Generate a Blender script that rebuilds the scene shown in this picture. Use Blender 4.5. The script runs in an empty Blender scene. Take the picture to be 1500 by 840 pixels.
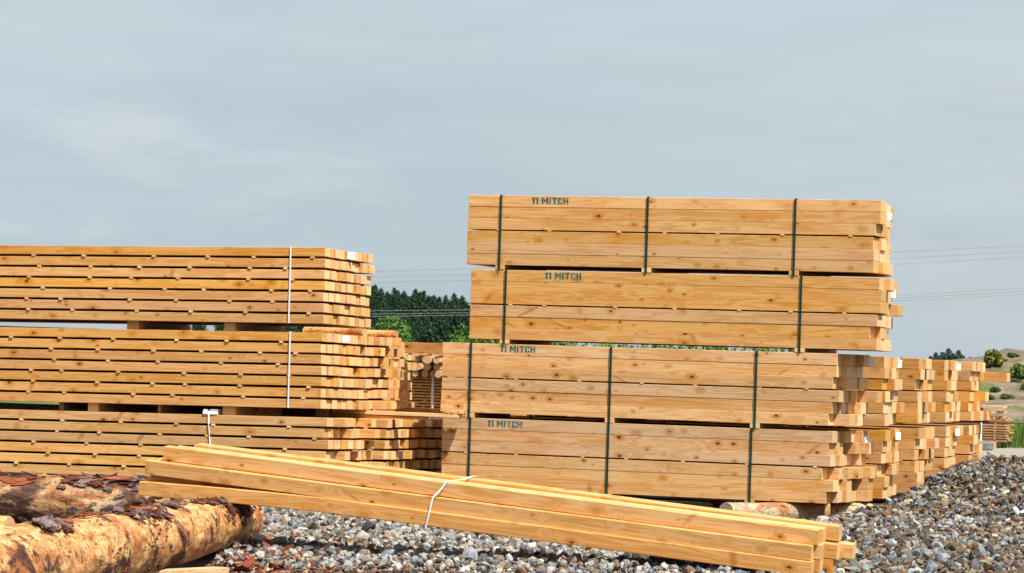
import bpy, bmesh, math, random
import numpy as np
from mathutils import Matrix, Vector, Euler

S = bpy.context.scene
COL = S.collection
R_ = random.Random(7)

# ------------------------------------------------------------------ camera, sky, sun, exposure
CAM_H = 1.27
cd = bpy.data.cameras.new('camera'); cam = bpy.data.objects.new('camera', cd); COL.objects.link(cam)
cd.sensor_width = 36; cd.lens = 36 * 4586 / 1500
cd.clip_start = 0.5; cd.clip_end = 9000
cd.dof.use_dof = True; cd.dof.focus_distance = 26.0; cd.dof.aperture_fstop = 13
cam.matrix_world = (Matrix.Translation((0, 0, CAM_H)) @ Matrix.Rotation(.3332, 4, 'Z')
                    @ Matrix.Rotation(math.pi / 2 + .0247, 4, 'X') @ Matrix.Rotation(.0317, 4, 'Z'))
S.camera = cam

SUN_EL, SUN_AZ = math.radians(57), math.radians(126)      # azimuth clockwise from +Y
sun_dir = Vector((math.cos(SUN_EL) * math.sin(SUN_AZ), math.cos(SUN_EL) * math.cos(SUN_AZ), math.sin(SUN_EL)))
sl = bpy.data.lights.new('sun', 'SUN'); sl.energy = 5.0; sl.angle = math.radians(.6); sl.color = (1, .955, .89)
so = bpy.data.objects.new('sun', sl); COL.objects.link(so)
so.rotation_euler = (-sun_dir).to_track_quat('-Z', 'Y').to_euler(); so.location = (10, -10, 30)

world = bpy.data.worlds.new('World'); S.world = world; world.use_nodes = True
S.view_settings.view_transform = 'Standard'; S.view_settings.look = 'None'
S.view_settings.exposure = 0.6; S.view_settings.gamma = 1; S.view_settings.use_curve_mapping = False


class NT:
    """small helper for building node trees"""
    def __init__(self, tree):
        self.t = tree; tree.nodes.clear()
    def n(self, kind, ins=None, **props):
        nd = self.t.nodes.new(kind)
        for k, v in props.items(): setattr(nd, k, v)
        for k, v in (ins or {}).items():
            sock = nd.inputs[k]
            if isinstance(v, bpy.types.NodeSocket): self.t.links.new(v, sock)
            else: sock.default_value = v
        return nd
    def math(self, op, a, b=0.0, c=0.0, clamp=False):
        return self.n('ShaderNodeMath', {0: a, 1: b, 2: c}, operation=op, use_clamp=clamp).outputs[0]
    def vmath(self, op, a, b=(0, 0, 0)):
        nd = self.n('ShaderNodeVectorMath', {0: a, 1: b}, operation=op); return nd.outputs[0]
    def step(self, v, a, b, lo=0.0, hi=1.0):
        return self.n('ShaderNodeMapRange', {'Value': v, 'From Min': a, 'From Max': b, 'To Min': lo, 'To Max': hi},
                      interpolation_type='SMOOTHSTEP').outputs[0]
    def mix(self, f, a, b, blend='MIX'):
        nd = self.n('ShaderNodeMix', data_type='RGBA', blend_type=blend)
        for s, v in ((nd.inputs[0], f), (nd.inputs[6], a), (nd.inputs[7], b)):
            if isinstance(v, bpy.types.NodeSocket): self.t.links.new(v, s)
            else: s.default_value = v if not isinstance(v, tuple) or len(v) == 4 else (*v, 1)
        return nd.outputs[2]
    def noise(self, vec, scale, detail=3.0, rough=.55, dist=0.0):
        return self.n('ShaderNodeTexNoise', {'Vector': vec, 'Scale': scale, 'Detail': detail, 'Roughness': rough,
                                             'Distortion': dist}).outputs[0]
    def scale(self, vec, s):
        return self.vmath('MULTIPLY', vec, s)


# sky: clear-sky light behind one even sheet of thin high cloud that covers the whole dome
w = NT(world.node_tree)
sky = w.n('ShaderNodeTexSky', sky_type='NISHITA', sun_disc=False, sun_elevation=SUN_EL, sun_rotation=SUN_AZ,
          air_density=1.0, dust_density=1.5, ozone_density=1.0)
gen = w.vmath('ADD', w.n('ShaderNodeTexCoord').outputs['Generated'], (4.4, 9.1, 3.672))
g2 = w.scale(gen, (1, 1, 3.2))
broad = w.noise(g2, 2.6, 4, .5, .3)
wisp = w.noise(w.scale(gen, (1, 1, 3.6)), 13, 7, .62, .25)
gate = w.step(w.noise(w.scale(gen, (1, 1, 2.5)), 5.0, 2), .44, .6)
veil = w.mix(w.step(broad, .36, .64), (3.18, 3.86, 4.36), (3.82, 4.26, 4.54))
veil = w.mix(w.math('MULTIPLY', w.step(wisp, .47, .7), w.math('MULTIPLY', gate, .62)), veil, (4.45, 4.7, 4.85))
streak = w.step(w.noise(w.scale(gen, (1, 1, 7)), 9, 5, .6), .3, .75, -.045, .05)
veil = w.mix(1.0, veil, w.n('ShaderNodeCombineColor', {0: w.math('ADD', 1, streak), 1: w.math('ADD', 1, streak),
                                                      2: w.math('ADD', 1, streak)}).outputs[0], 'MULTIPLY')
skyc = w.mix(.88, sky.outputs[0], veil)
bg = w.n('ShaderNodeBackground', {'Color': skyc, 'Strength': .1})
w.n('ShaderNodeOutputWorld', {'Surface': bg.outputs[0]})


# ------------------------------------------------------------------ helpers
def link(o, parent=None):
    COL.objects.link(o)
    if parent: o.parent = parent
    return o

def tag(o, label, cat, group=None):
    o['label'] = label; o['category'] = cat
    if group: o['group'] = group
    return o

def empty(name, M, label, cat, group=None):
    o = bpy.data.objects.new(name, None); o.empty_display_size = .2; link(o); o.matrix_world = M
    return tag(o, label, cat, group)

def mesh_np(name, V, F, mat=None, smooth=False, colors=None):
    """V (n,3); F (m,k) all faces with k corners"""
    V = np.asarray(V, np.float32); F = np.asarray(F, np.int32); k = F.shape[1]
    me = bpy.data.meshes.new(name)
    me.vertices.add(len(V)); me.vertices.foreach_set('co', V.ravel())
    me.loops.add(F.size); me.loops.foreach_set('vertex_index', F.ravel())
    me.polygons.add(len(F)); me.polygons.foreach_set('loop_start', np.arange(len(F), dtype=np.int32) * k)
    me.polygons.foreach_set('loop_total', np.full(len(F), k, np.int32))
    me.polygons.foreach_set('use_smooth', np.full(len(F), bool(smooth)))
    me.update(calc_edges=True)
    if colors is not None:
        a = me.color_attributes.new('tint', 'FLOAT_COLOR', 'POINT')
        a.data.foreach_set('color', np.c_[colors, np.ones(len(colors))].astype(np.float32).ravel())
    if mat: me.materials.append(mat)
    return me

def obj(name, me, parent=None, loc=(0, 0, 0), rot=(0, 0, 0), color=None):
    o = bpy.data.objects.new(name, me); link(o, parent); o.location = loc; o.rotation_euler = rot
    if color: o.color = (*color, 1)
    return o

BOX = {}
def box_mesh(name, L, W, H, mat, bevel=.003):
    """box with eased edges; origin at the middle"""
    key = (name, round(L, 4), round(W, 4), round(H, 4), mat.name)
    if key in BOX: return BOX[key]
    bm = bmesh.new(); bmesh.ops.create_cube(bm, size=1)
    bmesh.ops.scale(bm, vec=(L, W, H), verts=bm.verts)
    if bevel: bmesh.ops.bevel(bm, geom=bm.edges[:], offset=bevel, segments=1, affect='EDGES', profile=.5)
    me = bpy.data.meshes.new(name); bm.to_mesh(me); bm.free(); me.materials.append(mat)
    BOX[key] = me
    return me

def add_box(bm, c, s):
    m = Matrix.Translation(c) @ Matrix.Diagonal((*s, 1))
    bmesh.ops.create_cube(bm, size=1, matrix=m)

def bm_obj(name, bm, mat, parent=None, loc=(0, 0, 0), rot=(0, 0, 0)):
    me = bpy.data.meshes.new(name); bm.to_mesh(me); bm.free(); me.materials.append(mat)
    return obj(name, me, parent, loc, rot)

def vnoise(P, seed=0):
    """smooth value noise in 3D, about -1..1"""
    P = np.asarray(P, float); I = np.floor(P).astype(np.int64); f = P - I; u = f * f * (3 - 2 * f)
    def hsh(i):
        n = (i[:, 0] * 374761393 + i[:, 1] * 668265263 + i[:, 2] * 2147483647 + seed * 974711) & 0xffffffff
        n = ((n ^ (n >> 13)) * 1274126177) & 0xffffffff
        return ((n ^ (n >> 16)) & 0xffff) / 32767.5 - 1
    r = 0
    for dx in (0, 1):
        for dy in (0, 1):
            for dz in (0, 1):
                ww = (u[:, 0] if dx else 1 - u[:, 0]) * (u[:, 1] if dy else 1 - u[:, 1]) * (u[:, 2] if dz else 1 - u[:, 2])
                r = r + ww * hsh(I + np.array([dx, dy, dz]))
    return r

def fbm(P, oct=3, seed=0):
    P = np.asarray(P, float); r = 0; a = 1.0
    for k in range(oct):
        r = r + a * vnoise(P * 2 ** k + 17.3 * k, seed + k); a *= .5
    return r


# ------------------------------------------------------------------ materials
def material(name):
    m = bpy.data.materials.new(name); m.use_nodes = True
    return m, NT(m.node_tree)

def finish(t, color, rough=.7, bump=None, bstr=.3, bdist=.01, spec=.3, extra=None):
    ins = {'Base Color': color, 'Roughness': rough, 'Specular IOR Level': spec}
    if bump is not None:
        ins['Normal'] = t.n('ShaderNodeBump', {'Height': bump, 'Strength': bstr, 'Distance': bdist}).outputs[0]
    if extra: ins.update(extra)
    p = t.n('ShaderNodeBsdfPrincipled', ins)
    t.n('ShaderNodeOutputMaterial', {'Surface': p.outputs[0]})
    return p

def make_pine(name, light, dark, knot_amt=1.0, endmul=1.0):
    m, t = material(name)
    tc = t.n('ShaderNodeTexCoord'); oi = t.n('ShaderNodeObjectInfo')
    rnd = oi.outputs['Random']
    off = t.n('ShaderNodeCombineXYZ', {0: t.math('MULTIPLY', rnd, 91.7), 1: t.math('MULTIPLY', rnd, 37.3), 2: t.math('MULTIPLY', rnd, 53.9)}).outputs[0]
    P = t.vmath('ADD', tc.outputs['Object'], off)
    # knots: cells cut by the faces of the piece
    kn = t.n('ShaderNodeTexVoronoi', {'Vector': t.scale(P, (.62, 1, 1)), 'Scale': 10.5, 'Randomness': 1.0}, feature='F1')
    d = kn.outputs['Distance']
    kr = t.n('ShaderNodeSeparateColor', {0: kn.outputs['Color']}).outputs
    rad = t.math('MULTIPLY_ADD', kr[0], .13, .035)
    dn = t.math('DIVIDE', d, rad)
    wob = t.noise(P, 60, 2)
    dn = t.math('ADD', dn, t.math('MULTIPLY_ADD', wob, .8, -.4))
    present = t.step(kr[1], .1, .16)
    core = t.math('MULTIPLY', t.step(dn, 1.05, .6), t.math('MULTIPLY', present, knot_amt))
    ring = t.math('MULTIPLY', t.step(dn, 3.2, .9), t.math('MULTIPLY', present, .75 * knot_amt))
    # grain flowing along x and bending round the knots
    bend = t.math('MULTIPLY', t.step(dn, 4.0, .5), .05)
    Pg = t.vmath('ADD', t.scale(P, (.55, 9, 9)), t.n('ShaderNodeCombineXYZ', {0: 0, 1: t.math('MULTIPLY', bend, 22), 2: t.math('MULTIPLY', bend, 22)}).outputs[0])
    g1 = t.noise(Pg, 1.0, 3, .55, .5)
    lines = t.math('SINE', t.math('MULTIPLY', g1, 62))
    g2 = t.noise(t.scale(P, (2.2, 60, 60)), 1.0, 3, .6)
    blotch = t.noise(t.scale(P, (1.1, 5, 5)), 1.0, 3, .6)
    tone = t.math('ADD', t.math('MULTIPLY', g1, .7), t.math('ADD', t.math('MULTIPLY', lines, .14), t.math('MULTIPLY', g2, .5)))
    c = t.mix(t.step(tone, .46, .84), light, dark)
    c = t.mix(t.step(blotch, .5, .72, 0, .6), c, tuple(x * y for x, y in zip(dark, (1.02, .84, .64))))
    c = t.mix(ring, c, (dark[0] * .84, dark[1] * .66, dark[2] * .42))
    c = t.mix(t.math('MULTIPLY', core, .95), c, (.1, .03, .008))
    # slanting spike knots
    sx = t.n('ShaderNodeSeparateXYZ', {0: P}).outputs
    sh = t.n('ShaderNodeCombineXYZ', {0: t.math('ADD', t.math('MULTIPLY', sx[0], 5.5), t.math('MULTIPLY', sx[2], t.math('MULTIPLY_ADD', t.math('FRACT', t.math('MULTIPLY', rnd, 13.7)), 22, -11))), 1: t.math('MULTIPLY', sx[1], 5), 2: t.math('MULTIPLY', sx[2], 1.8)}).outputs[0]
    spk = t.n('ShaderNodeTexVoronoi', {'Vector': sh, 'Scale': 1.0})
    sr = t.n('ShaderNodeSeparateColor', {0: spk.outputs['Color']}).outputs
    sd = t.math('ADD', spk.outputs['Distance'], t.math('MULTIPLY_ADD', wob, .12, -.06))
    c = t.mix(t.math('MULTIPLY', t.step(sd, .2, .05), t.step(sr[0], .55, .65, 0, .6)), c, (dark[0] * .6, dark[1] * .4, dark[2] * .25))
    # odd scuffs and dirt
    scuff = t.step(t.noise(t.scale(P, (3, 11, 11)), 1.0, 5, .7), .66, .8, 0, .35)
    c = t.mix(scuff, c, (.22, .13, .07))
    # end grain: arcs round a pith that lies off centre, sawn rough
    nx = t.math('ABSOLUTE', t.n('ShaderNodeSeparateXYZ', {0: tc.outputs['Normal']}).outputs[0])
    isend = t.step(nx, .8, .95)
    pith = t.n('ShaderNodeCombineXYZ', {0: 0, 1: t.math('MULTIPLY_ADD', rnd, .5, -.3), 2: t.math('MULTIPLY_ADD', t.math('FRACT', t.math('MULTIPLY', rnd, 17.3)), .4, -.25)}).outputs[0]
    rr = t.n('ShaderNodeVectorMath', {0: t.scale(t.vmath('SUBTRACT', tc.outputs['Object'], pith), (0, 1, 1))}, operation='LENGTH').outputs['Value']
    arcs = t.math('SINE', t.math('MULTIPLY', t.math('ADD', rr, t.math('MULTIPLY', t.noise(P, 14, 2), .02)), 620))
    r2 = t.math('FRACT', t.math('MULTIPLY', rnd, 7.13))
    ec = t.mix(t.step(r2, 0, 1), (.84 * endmul, .59 * endmul, .31 * endmul), (.64 * endmul, .375 * endmul, .14 * endmul))
    ec = t.mix(t.math('MULTIPLY_ADD', arcs, .1, .12), ec, (.42, .2, .06))
    grime = t.math('MULTIPLY', t.step(t.noise(P, 9, 4, .65), .5, .75), t.step(t.math('FRACT', t.math('MULTIPLY', rnd, 29.7)), .55, .95, 0, .65))
    ec = t.mix(grime, ec, (.2, .13, .08))
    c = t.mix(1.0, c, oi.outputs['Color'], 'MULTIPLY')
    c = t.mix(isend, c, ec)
    # every piece has its own shade; the object colour tints the long faces of whole packs
    hv = t.n('ShaderNodeHueSaturation', {'Hue': t.math('MULTIPLY_ADD', t.math('FRACT', t.math('MULTIPLY', rnd, 3.7)), .005, .4975),
                                         'Saturation': t.math('MULTIPLY_ADD', t.math('FRACT', t.math('MULTIPLY', rnd, 11.9)),   .16, .94),
                                         'Value': t.math('MULTIPLY_ADD', t.math('FRACT', t.math('MULTIPLY', rnd, 5.3)), .26, .86), 'Color': c}).outputs[0]
    c = hv
    b = t.math('ADD', t.math('MULTIPLY', g2, .6), t.math('ADD', t.math('MULTIPLY', lines, .15), t.math('MULTIPLY', core, -.4)))
    finish(t, c, t.math('MULTIPLY_ADD', g2, .2, .5), b, .25, .004, .3)
    return m

PINE = make_pine('sawn pine', (.67, .415, .19), (.545, .29, .1))
PINE_OLD = make_pine('weathered sawn pine', (.52, .36, .2), (.34, .21, .11), .6, .75)

def make_plain(name, col, rough=.5, spec=.4, var=.12, sc=30):
    m, t = material(name)
    P = t.n('ShaderNodeTexCoord').outputs['Object']
    n = t.noise(P, sc, 4, .6)
    c = t.mix(t.step(n, .3, .75), tuple(x * (1 + var) for x in col), tuple(x * (1 - var * 1.5) for x in col))
    finish(t, c, rough, n, .15, .003, spec)
    return m

STRAP_G = make_plain('dark green strapping', (.004, .035, .03), .65, .15, .2, 60)
STRAP_W = make_plain('white strapping', (.82, .82, .86), .4, .4, .05, 60)
INK, t_ = material('worn teal stencil ink')
_P = t_.n('ShaderNodeTexCoord').outputs['Object']; _r = t_.n('ShaderNodeObjectInfo').outputs['Random']
_n = t_.noise(t_.vmath('ADD', _P, t_.n('ShaderNodeCombineXYZ', {0: t_.math('MULTIPLY', _r, 9)}).outputs[0]), 90, 4, .65)
finish(t_, t_.mix(t_.step(t_.math('ADD', _n, t_.math('MULTIPLY_ADD', _r, .2, -.1)), .55, .72, 0, .85), (.004, .125, .14), (.4, .29, .14)), .8, None, spec=.1)
CARD = make_plain('white tag card', (.84, .84, .82), .6, .3, .04, 40)
WIRE = make_plain('weathered wire', (.24, .25, .26), .5, .4, .05, 1)
CONCRETE = make_plain('grey concrete', (.2, .19, .175), .9, .2, .2, 14)
POLEW = make_plain('grey pole timber', (.25, .21, .17), .9, .2, .2, 6)

def make_log(name, cream, orange, barkc, bark_lo, bark_hi):
    m, t = material(name)
    tc = t.n('ShaderNodeTexCoord'); P = tc.outputs['Object']
    fib = t.noise(t.scale(P, (3.5, 26, 26)), 1, 5, .62, .6)
    st = t.noise(t.scale(P, (2.6, 6, 6)), 1, 5, .62, .8)
    c = t.mix(t.step(fib, .3, .72), cream, orange)
    c = t.mix(t.step(st, .47, .62, 0, .85), c, (.33, .1, .022))
    bands = t.noise(t.scale(P, (34, 2.5, 2.5)), 1, 4, .65, 1.5)
    c = t.mix(t.step(bands, .5, .68, 0, .55), c, (orange[0] * .75, orange[1] * .6, orange[2] * .5))
    gouge = t.noise(t.scale(P, (16, 30, 30)), 1, 3, .6, 1.2)
    c = t.mix(t.step(gouge, .56, .65, 0, .9), c, (.12, .03, .012))
    kn = t.n('ShaderNodeTexVoronoi', {'Vector': P, 'Scale': 5.5}).outputs['Distance']
    knot = t.step(t.math('ADD', kn, t.math('MULTIPLY_ADD', fib, .1, -.05)), .13, .05)
    c = t.mix(knot, c, (.14, .045, .018))
    patch = t.noise(t.scale(P, (2.2, 4.5, 4.5)), 1, 6, .66, .5)
    pm = t.step(patch, bark_lo, bark_hi)
    bk = t.mix(t.step(t.noise(t.scale(P, (10, 30, 30)), 1, 4, .6), .35, .65), barkc, tuple(x * .3 for x in barkc))
    c = t.mix(pm, c, bk)
    nx = t.math('ABSOLUTE', t.n('ShaderNodeSeparateXYZ', {0: tc.outputs['Normal']}).outputs[0])
    rr = t.n('ShaderNodeVectorMath', {0: t.scale(P, (0, 1, 1))}, operation='LENGTH').outputs['Value']
    arcs = t.math('SINE', t.math('MULTIPLY', t.math('ADD', rr, t.math('MULTIPLY', t.noise(P, 9, 2), .03)), 480))
    c = t.mix(t.step(nx, .85, .97), c, t.mix(t.math('MULTIPLY_ADD', arcs, .2, .3), cream, (.4, .2, .08)))
    b = t.math('ADD', t.math('MULTIPLY', fib, .5), t.math('ADD', t.math('MULTIPLY', pm, .8), t.math('MULTIPLY', gouge, -.5)))
    finish(t, c, .62, b, .6, .02, .35)
    return m

LOG_FRESH = make_log('peeled fresh log', (.78, .5, .21), (.52, .19, .038), (.1, .028, .013), .54, .61)
LOG_BACK = make_log('half peeled log', (.6, .45, .25), (.32, .145, .05), (.09, .03, .014), .45, .58)
LOG_GREY = make_log('pale dry log', (.5, .43, .29), (.38, .31, .19), (.16, .1, .06), .66, .72)
POLE_MAT = make_log('peeled pole', (.66, .41, .19), (.54, .28, .09), (.3, .12, .05), .66, .74)

def make_tint(name, rough=.85, bump=.4, sc=40, spec=.25, trans=0.0):
    """per-piece colour from the mesh's 'tint' attribute, with grain on top"""
    m, t = material(name)
    a = t.n('ShaderNodeAttribute', attribute_name='tint').outputs['Color']
    P = t.n('ShaderNodeTexCoord').outputs['Object']
    n = t.noise(P, sc, 4, .65)
    c = t.mix(1.0, a, t.mix(t.step(n, .25, .75), (.78, .78, .78), (1.2, 1.19, 1.16)), 'MULTIPLY')
    finish(t, c, rough, n, bump, .008, spec)
    return m

STONE = make_tint('crushed stone', .85, .5, 55, .25)
BARK = make_tint('torn bark', .9, .7, 60, .15)

def make_leaf(name, spec=.25, transl=.25):
    m, t = material(name)
    a = t.n('ShaderNodeAttribute', attribute_name='tint').outputs['Color']
    oi = t.n('ShaderNodeObjectInfo')
    hv = t.n('ShaderNodeHueSaturation', {'Hue': t.math('MULTIPLY_ADD', oi.outputs['Random'], .03, .485),
                                         'Value': t.math('MULTIPLY_ADD', oi.outputs['Random'], .5, .75), 'Color': a}).outputs[0]
    d = t.n('ShaderNodeBsdfPrincipled', {'Base Color': hv, 'Roughness': .6, 'Specular IOR Level': spec})
    tr = t.n('ShaderNodeBsdfTranslucent', {'Color': t.mix(.5, hv, (.16, .22, .03))})
    mx = t.n('ShaderNodeMixShader', {0: transl, 1: d.outputs[0], 2: tr.outputs[0]})
    t.n('ShaderNodeOutputMaterial', {'Surface': mx.outputs[0]})
    return m

LEAF = make_leaf('leaves', .3, .3)
NEEDLE = make_leaf('needles', .15, .12)
TRUNK = make_plain('tree trunk', (.1, .07, .05), .9, .1, .3, 3)

# ground: gravelly dirt near, pale road, then pasture further off
def make_ground():
    m, t = material('yard ground')
    tc = t.n('ShaderNodeTexCoord'); P = tc.outputs['Object']
    xyz = t.n('ShaderNodeSeparateXYZ', {0: P}).outputs
    fine = t.noise(P, 38, 5, .7); mid = t.noise(P, 3.2, 4, .6)
    near = t.mix(t.step(fine, .3, .7), (.05, .042, .034), (.15, .128, .1))
    near = t.mix(t.step(mid, .45, .7, 0, .5), near, (.15, .09, .055))
    road = t.mix(t.step(t.noise(P, 9, 5, .7), .3, .7), (.25, .22, .175), (.35, .31, .25))
    road = t.mix(t.step(t.noise(t.scale(P, (.5, 1.8, 1)), 1, 4), .55, .75, 0, .5), road, (.2, .16, .11))
    edge = t.math('ADD', xyz[1], t.math('MULTIPLY_ADD', mid, 3, -1.5))
    c = t.mix(t.step(edge, 33, 37), near, road)
    grass = t.mix(t.step(t.noise(P, .25, 5, .6), .3, .7), (.045, .1, .015), (.12, .16, .04))
    c = t.mix(t.step(t.math('ADD', xyz[1], t.math('MULTIPLY_ADD', t.noise(P, .5, 3), 8, -4)), 60, 66), c, grass)
    finish(t, c, .95, t.math('ADD', fine, t.math('MULTIPLY', mid, .5)), .7, .02, .15)
    return m
GROUND = make_ground()

def make_dirt():
    m, t = material('sandy bank')
    P = t.n('ShaderNodeTexCoord').outputs['Object']
    a = t.noise(P, 1.3, 6, .65, .3); b = t.noise(t.scale(P, (.25, .5, 1.2)), 1, 5, .65, .6)
    c = t.mix(t.step(a, .3, .7), (.13, .1, .07), (.25, .205, .145))
    c = t.mix(t.step(b, .52, .66, 0, .9), c, (.08, .062, .046))
    z = t.n('ShaderNodeSeparateXYZ', {0: P}).outputs[2]
    c = t.mix(t.math('MULTIPLY', t.step(t.noise(P, .7, 5, .7), .5, .6), .85), c, (.09, .11, .025))
    c = t.mix(t.math('MULTIPLY', t.step(z, 1.9, 2.3), .8), c, (.13, .1, .08))
    finish(t, c, .95, a, .8, .15, .1)
    return m
DIRT = make_dirt()


# ------------------------------------------------------------------ ground sheet
def sm(x, a, b):
    t = np.clip((x - a) / (b - a), 0, 1); return t * t * (3 - 2 * t)

def ground_z(X, Y):
    X = np.asarray(X, float); Y = np.asarray(Y, float)
    n = vnoise(np.c_[X.ravel() * .9, Y.ravel() * .9, 0 * X.ravel()], 3).reshape(X.shape)
    n2 = vnoise(np.c_[X.ravel() * 2.6, Y.ravel() * 2.6, 0 * X.ravel() + 5], 4).reshape(X.shape)
    heap = np.interp(Y, [22, 24.5, 26.7, 27.6, 29.3, 30.8, 33, 36], [0, .05, .15, .21, .35, .39, .2, 0])
    heap = heap * sm(X, -6.2, -5.6) * (1 - sm(X, -2.6, -.5))
    bank = .05 * sm(Y, 17.6, 18.6) - .05
    near = (1 - sm(np.hypot(X + 6, Y - 24), 14, 30))
    return heap * (1 + .14 * n + .06 * n2) + (bank + .018 * n + .008 * n2) * near

gx = np.unique(np.r_[np.linspace(-4000, -60, 16), np.linspace(-60, -14, 16), np.arange(-14, 2.01, .14), np.linspace(2, 40, 14), np.linspace(40, 4000, 14)])
gy = np.unique(np.r_[np.linspace(-600, 8, 12), np.arange(8, 38.01, .16), np.linspace(38, 90, 18), np.linspace(90, 6000, 24)])
GX, GY = np.meshgrid(gx, gy)
V = np.c_[GX.ravel(), GY.ravel(), ground_z(GX, GY).ravel()]
nx_, ny_ = len(gx), len(gy)
ii = (np.arange(ny_ - 1)[:, None] * nx_ + np.arange(nx_ - 1)[None]).ravel()
gme = mesh_np('ground', V, np.c_[ii, ii + 1, ii + 1 + nx_, ii + nx_], GROUND, True)
ground = obj('ground', gme); ground['kind'] = 'structure'


# ------------------------------------------------------------------ packs of sawn timber
def frame(x, y, z, yaw=0.0, tx=0.0, ty=0.0):
    return (Matrix.Translation((x, y, z)) @ Matrix.Rotation(yaw, 4, 'Z') @ Matrix.Rotation(-tx, 4, 'Y') @ Matrix.Rotation(ty, 4, 'X'))

def strap_loop(name, x, w, y0, y1, z0, z1, mat, parent, th=.002, lean=0.0):
    """band round a pack: front, top, back and underside"""
    bm = bmesh.new()
    add_box(bm, (0, y0 - th / 2, (z0 + z1) / 2), (w, th, z1 - z0 + 2 * th))
    add_box(bm, (0, y1 + th / 2, (z0 + z1) / 2), (w, th, z1 - z0 + 2 * th))
    add_box(bm, (0, (y0 + y1) / 2, z1 + th / 2), (w, y1 - y0 - .0005, th))
    add_box(bm, (0, (y0 + y1) / 2, z0 - th / 2), (w, y1 - y0 - .0005, th))
    return bm_obj(name, bm, mat, parent, (x, 0, 0), (0, lean, 0))

GLYPH = {
    '1': ([[(.13, 0), (.36, 0), (.36, 1), (.13, 1)], [(-.04, .74), (.11, .74), (.11, .98), (.04, .9), (-.04, .88)]], .46),
    'M': ([[(0, 0), (.2, 0), (.2, 1), (0, 1)], [(.6, 0), (.8, 0), (.8, 1), (.6, 1)], [(.22, .98), (.22, .58), (.385, .2), (.385, .6)], [(.415, .6), (.415, .2), (.58, .58), (.58, .98)]], .94),
    'I': ([[(0, 0), (.21, 0), (.21, 1), (0, 1)]], .36),
    'T': ([[(0, .8), (.64, .8), (.64, 1), (0, 1)], [(.22, 0), (.42, 0), (.42, .76), (.22, .76)]], .74),
    'C': ([[(0, .12), (.1, 0), (.27, 0), (.27, .17), (.21, .24), (.21, .76), (.27, .83), (.27, 1), (.1, 1), (0, .88)],
           [(.33, .83), (.38, .76), (.38, .66), (.58, .66), (.58, .88), (.5, 1), (.33, 1)], [(.33, 0), (.5, 0), (.58, .12), (.58, .34), (.38, .34), (.38, .24), (.33, .17)]], .7),
    'H': ([[(0, 0), (.2, 0), (.2, 1), (0, 1)], [(.42, 0), (.62, 0), (.62, 1), (.42, 1)], [(.22, .4), (.3, .4), (.3, .6), (.22, .6)], [(.33, .4), (.4, .4), (.4, .6), (.33, .6)]], .74),
    ' ': ([], .34)}

def lettering(text, size, parent, loc, seed):
    """stencilled characters, each a thin skin of ink on the board"""
    r = random.Random(seed); x = 0
    for ch in text:
        polys, adv = GLYPH[ch]
        if polys:
            bm = bmesh.new()
            for p in polys:
                bm.faces.new([bm.verts.new(((a + r.uniform(-.012, .012)) * size * 1.27, 0, (b + r.uniform(-.012, .012)) * size)) for a, b in p])
            for f in bm.faces[:]:
                g = bmesh.ops.extrude_face_region(bm, geom=[f])
                bmesh.ops.translate(bm, vec=(0, -.0008, 0), verts=[v for v in g['geom'] if isinstance(v, bmesh.types.BMVert)])
            bm_obj('letter', bm, INK, parent, (loc[0] + x * size * 1.27, loc[1], loc[2]))
        x += adv

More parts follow.
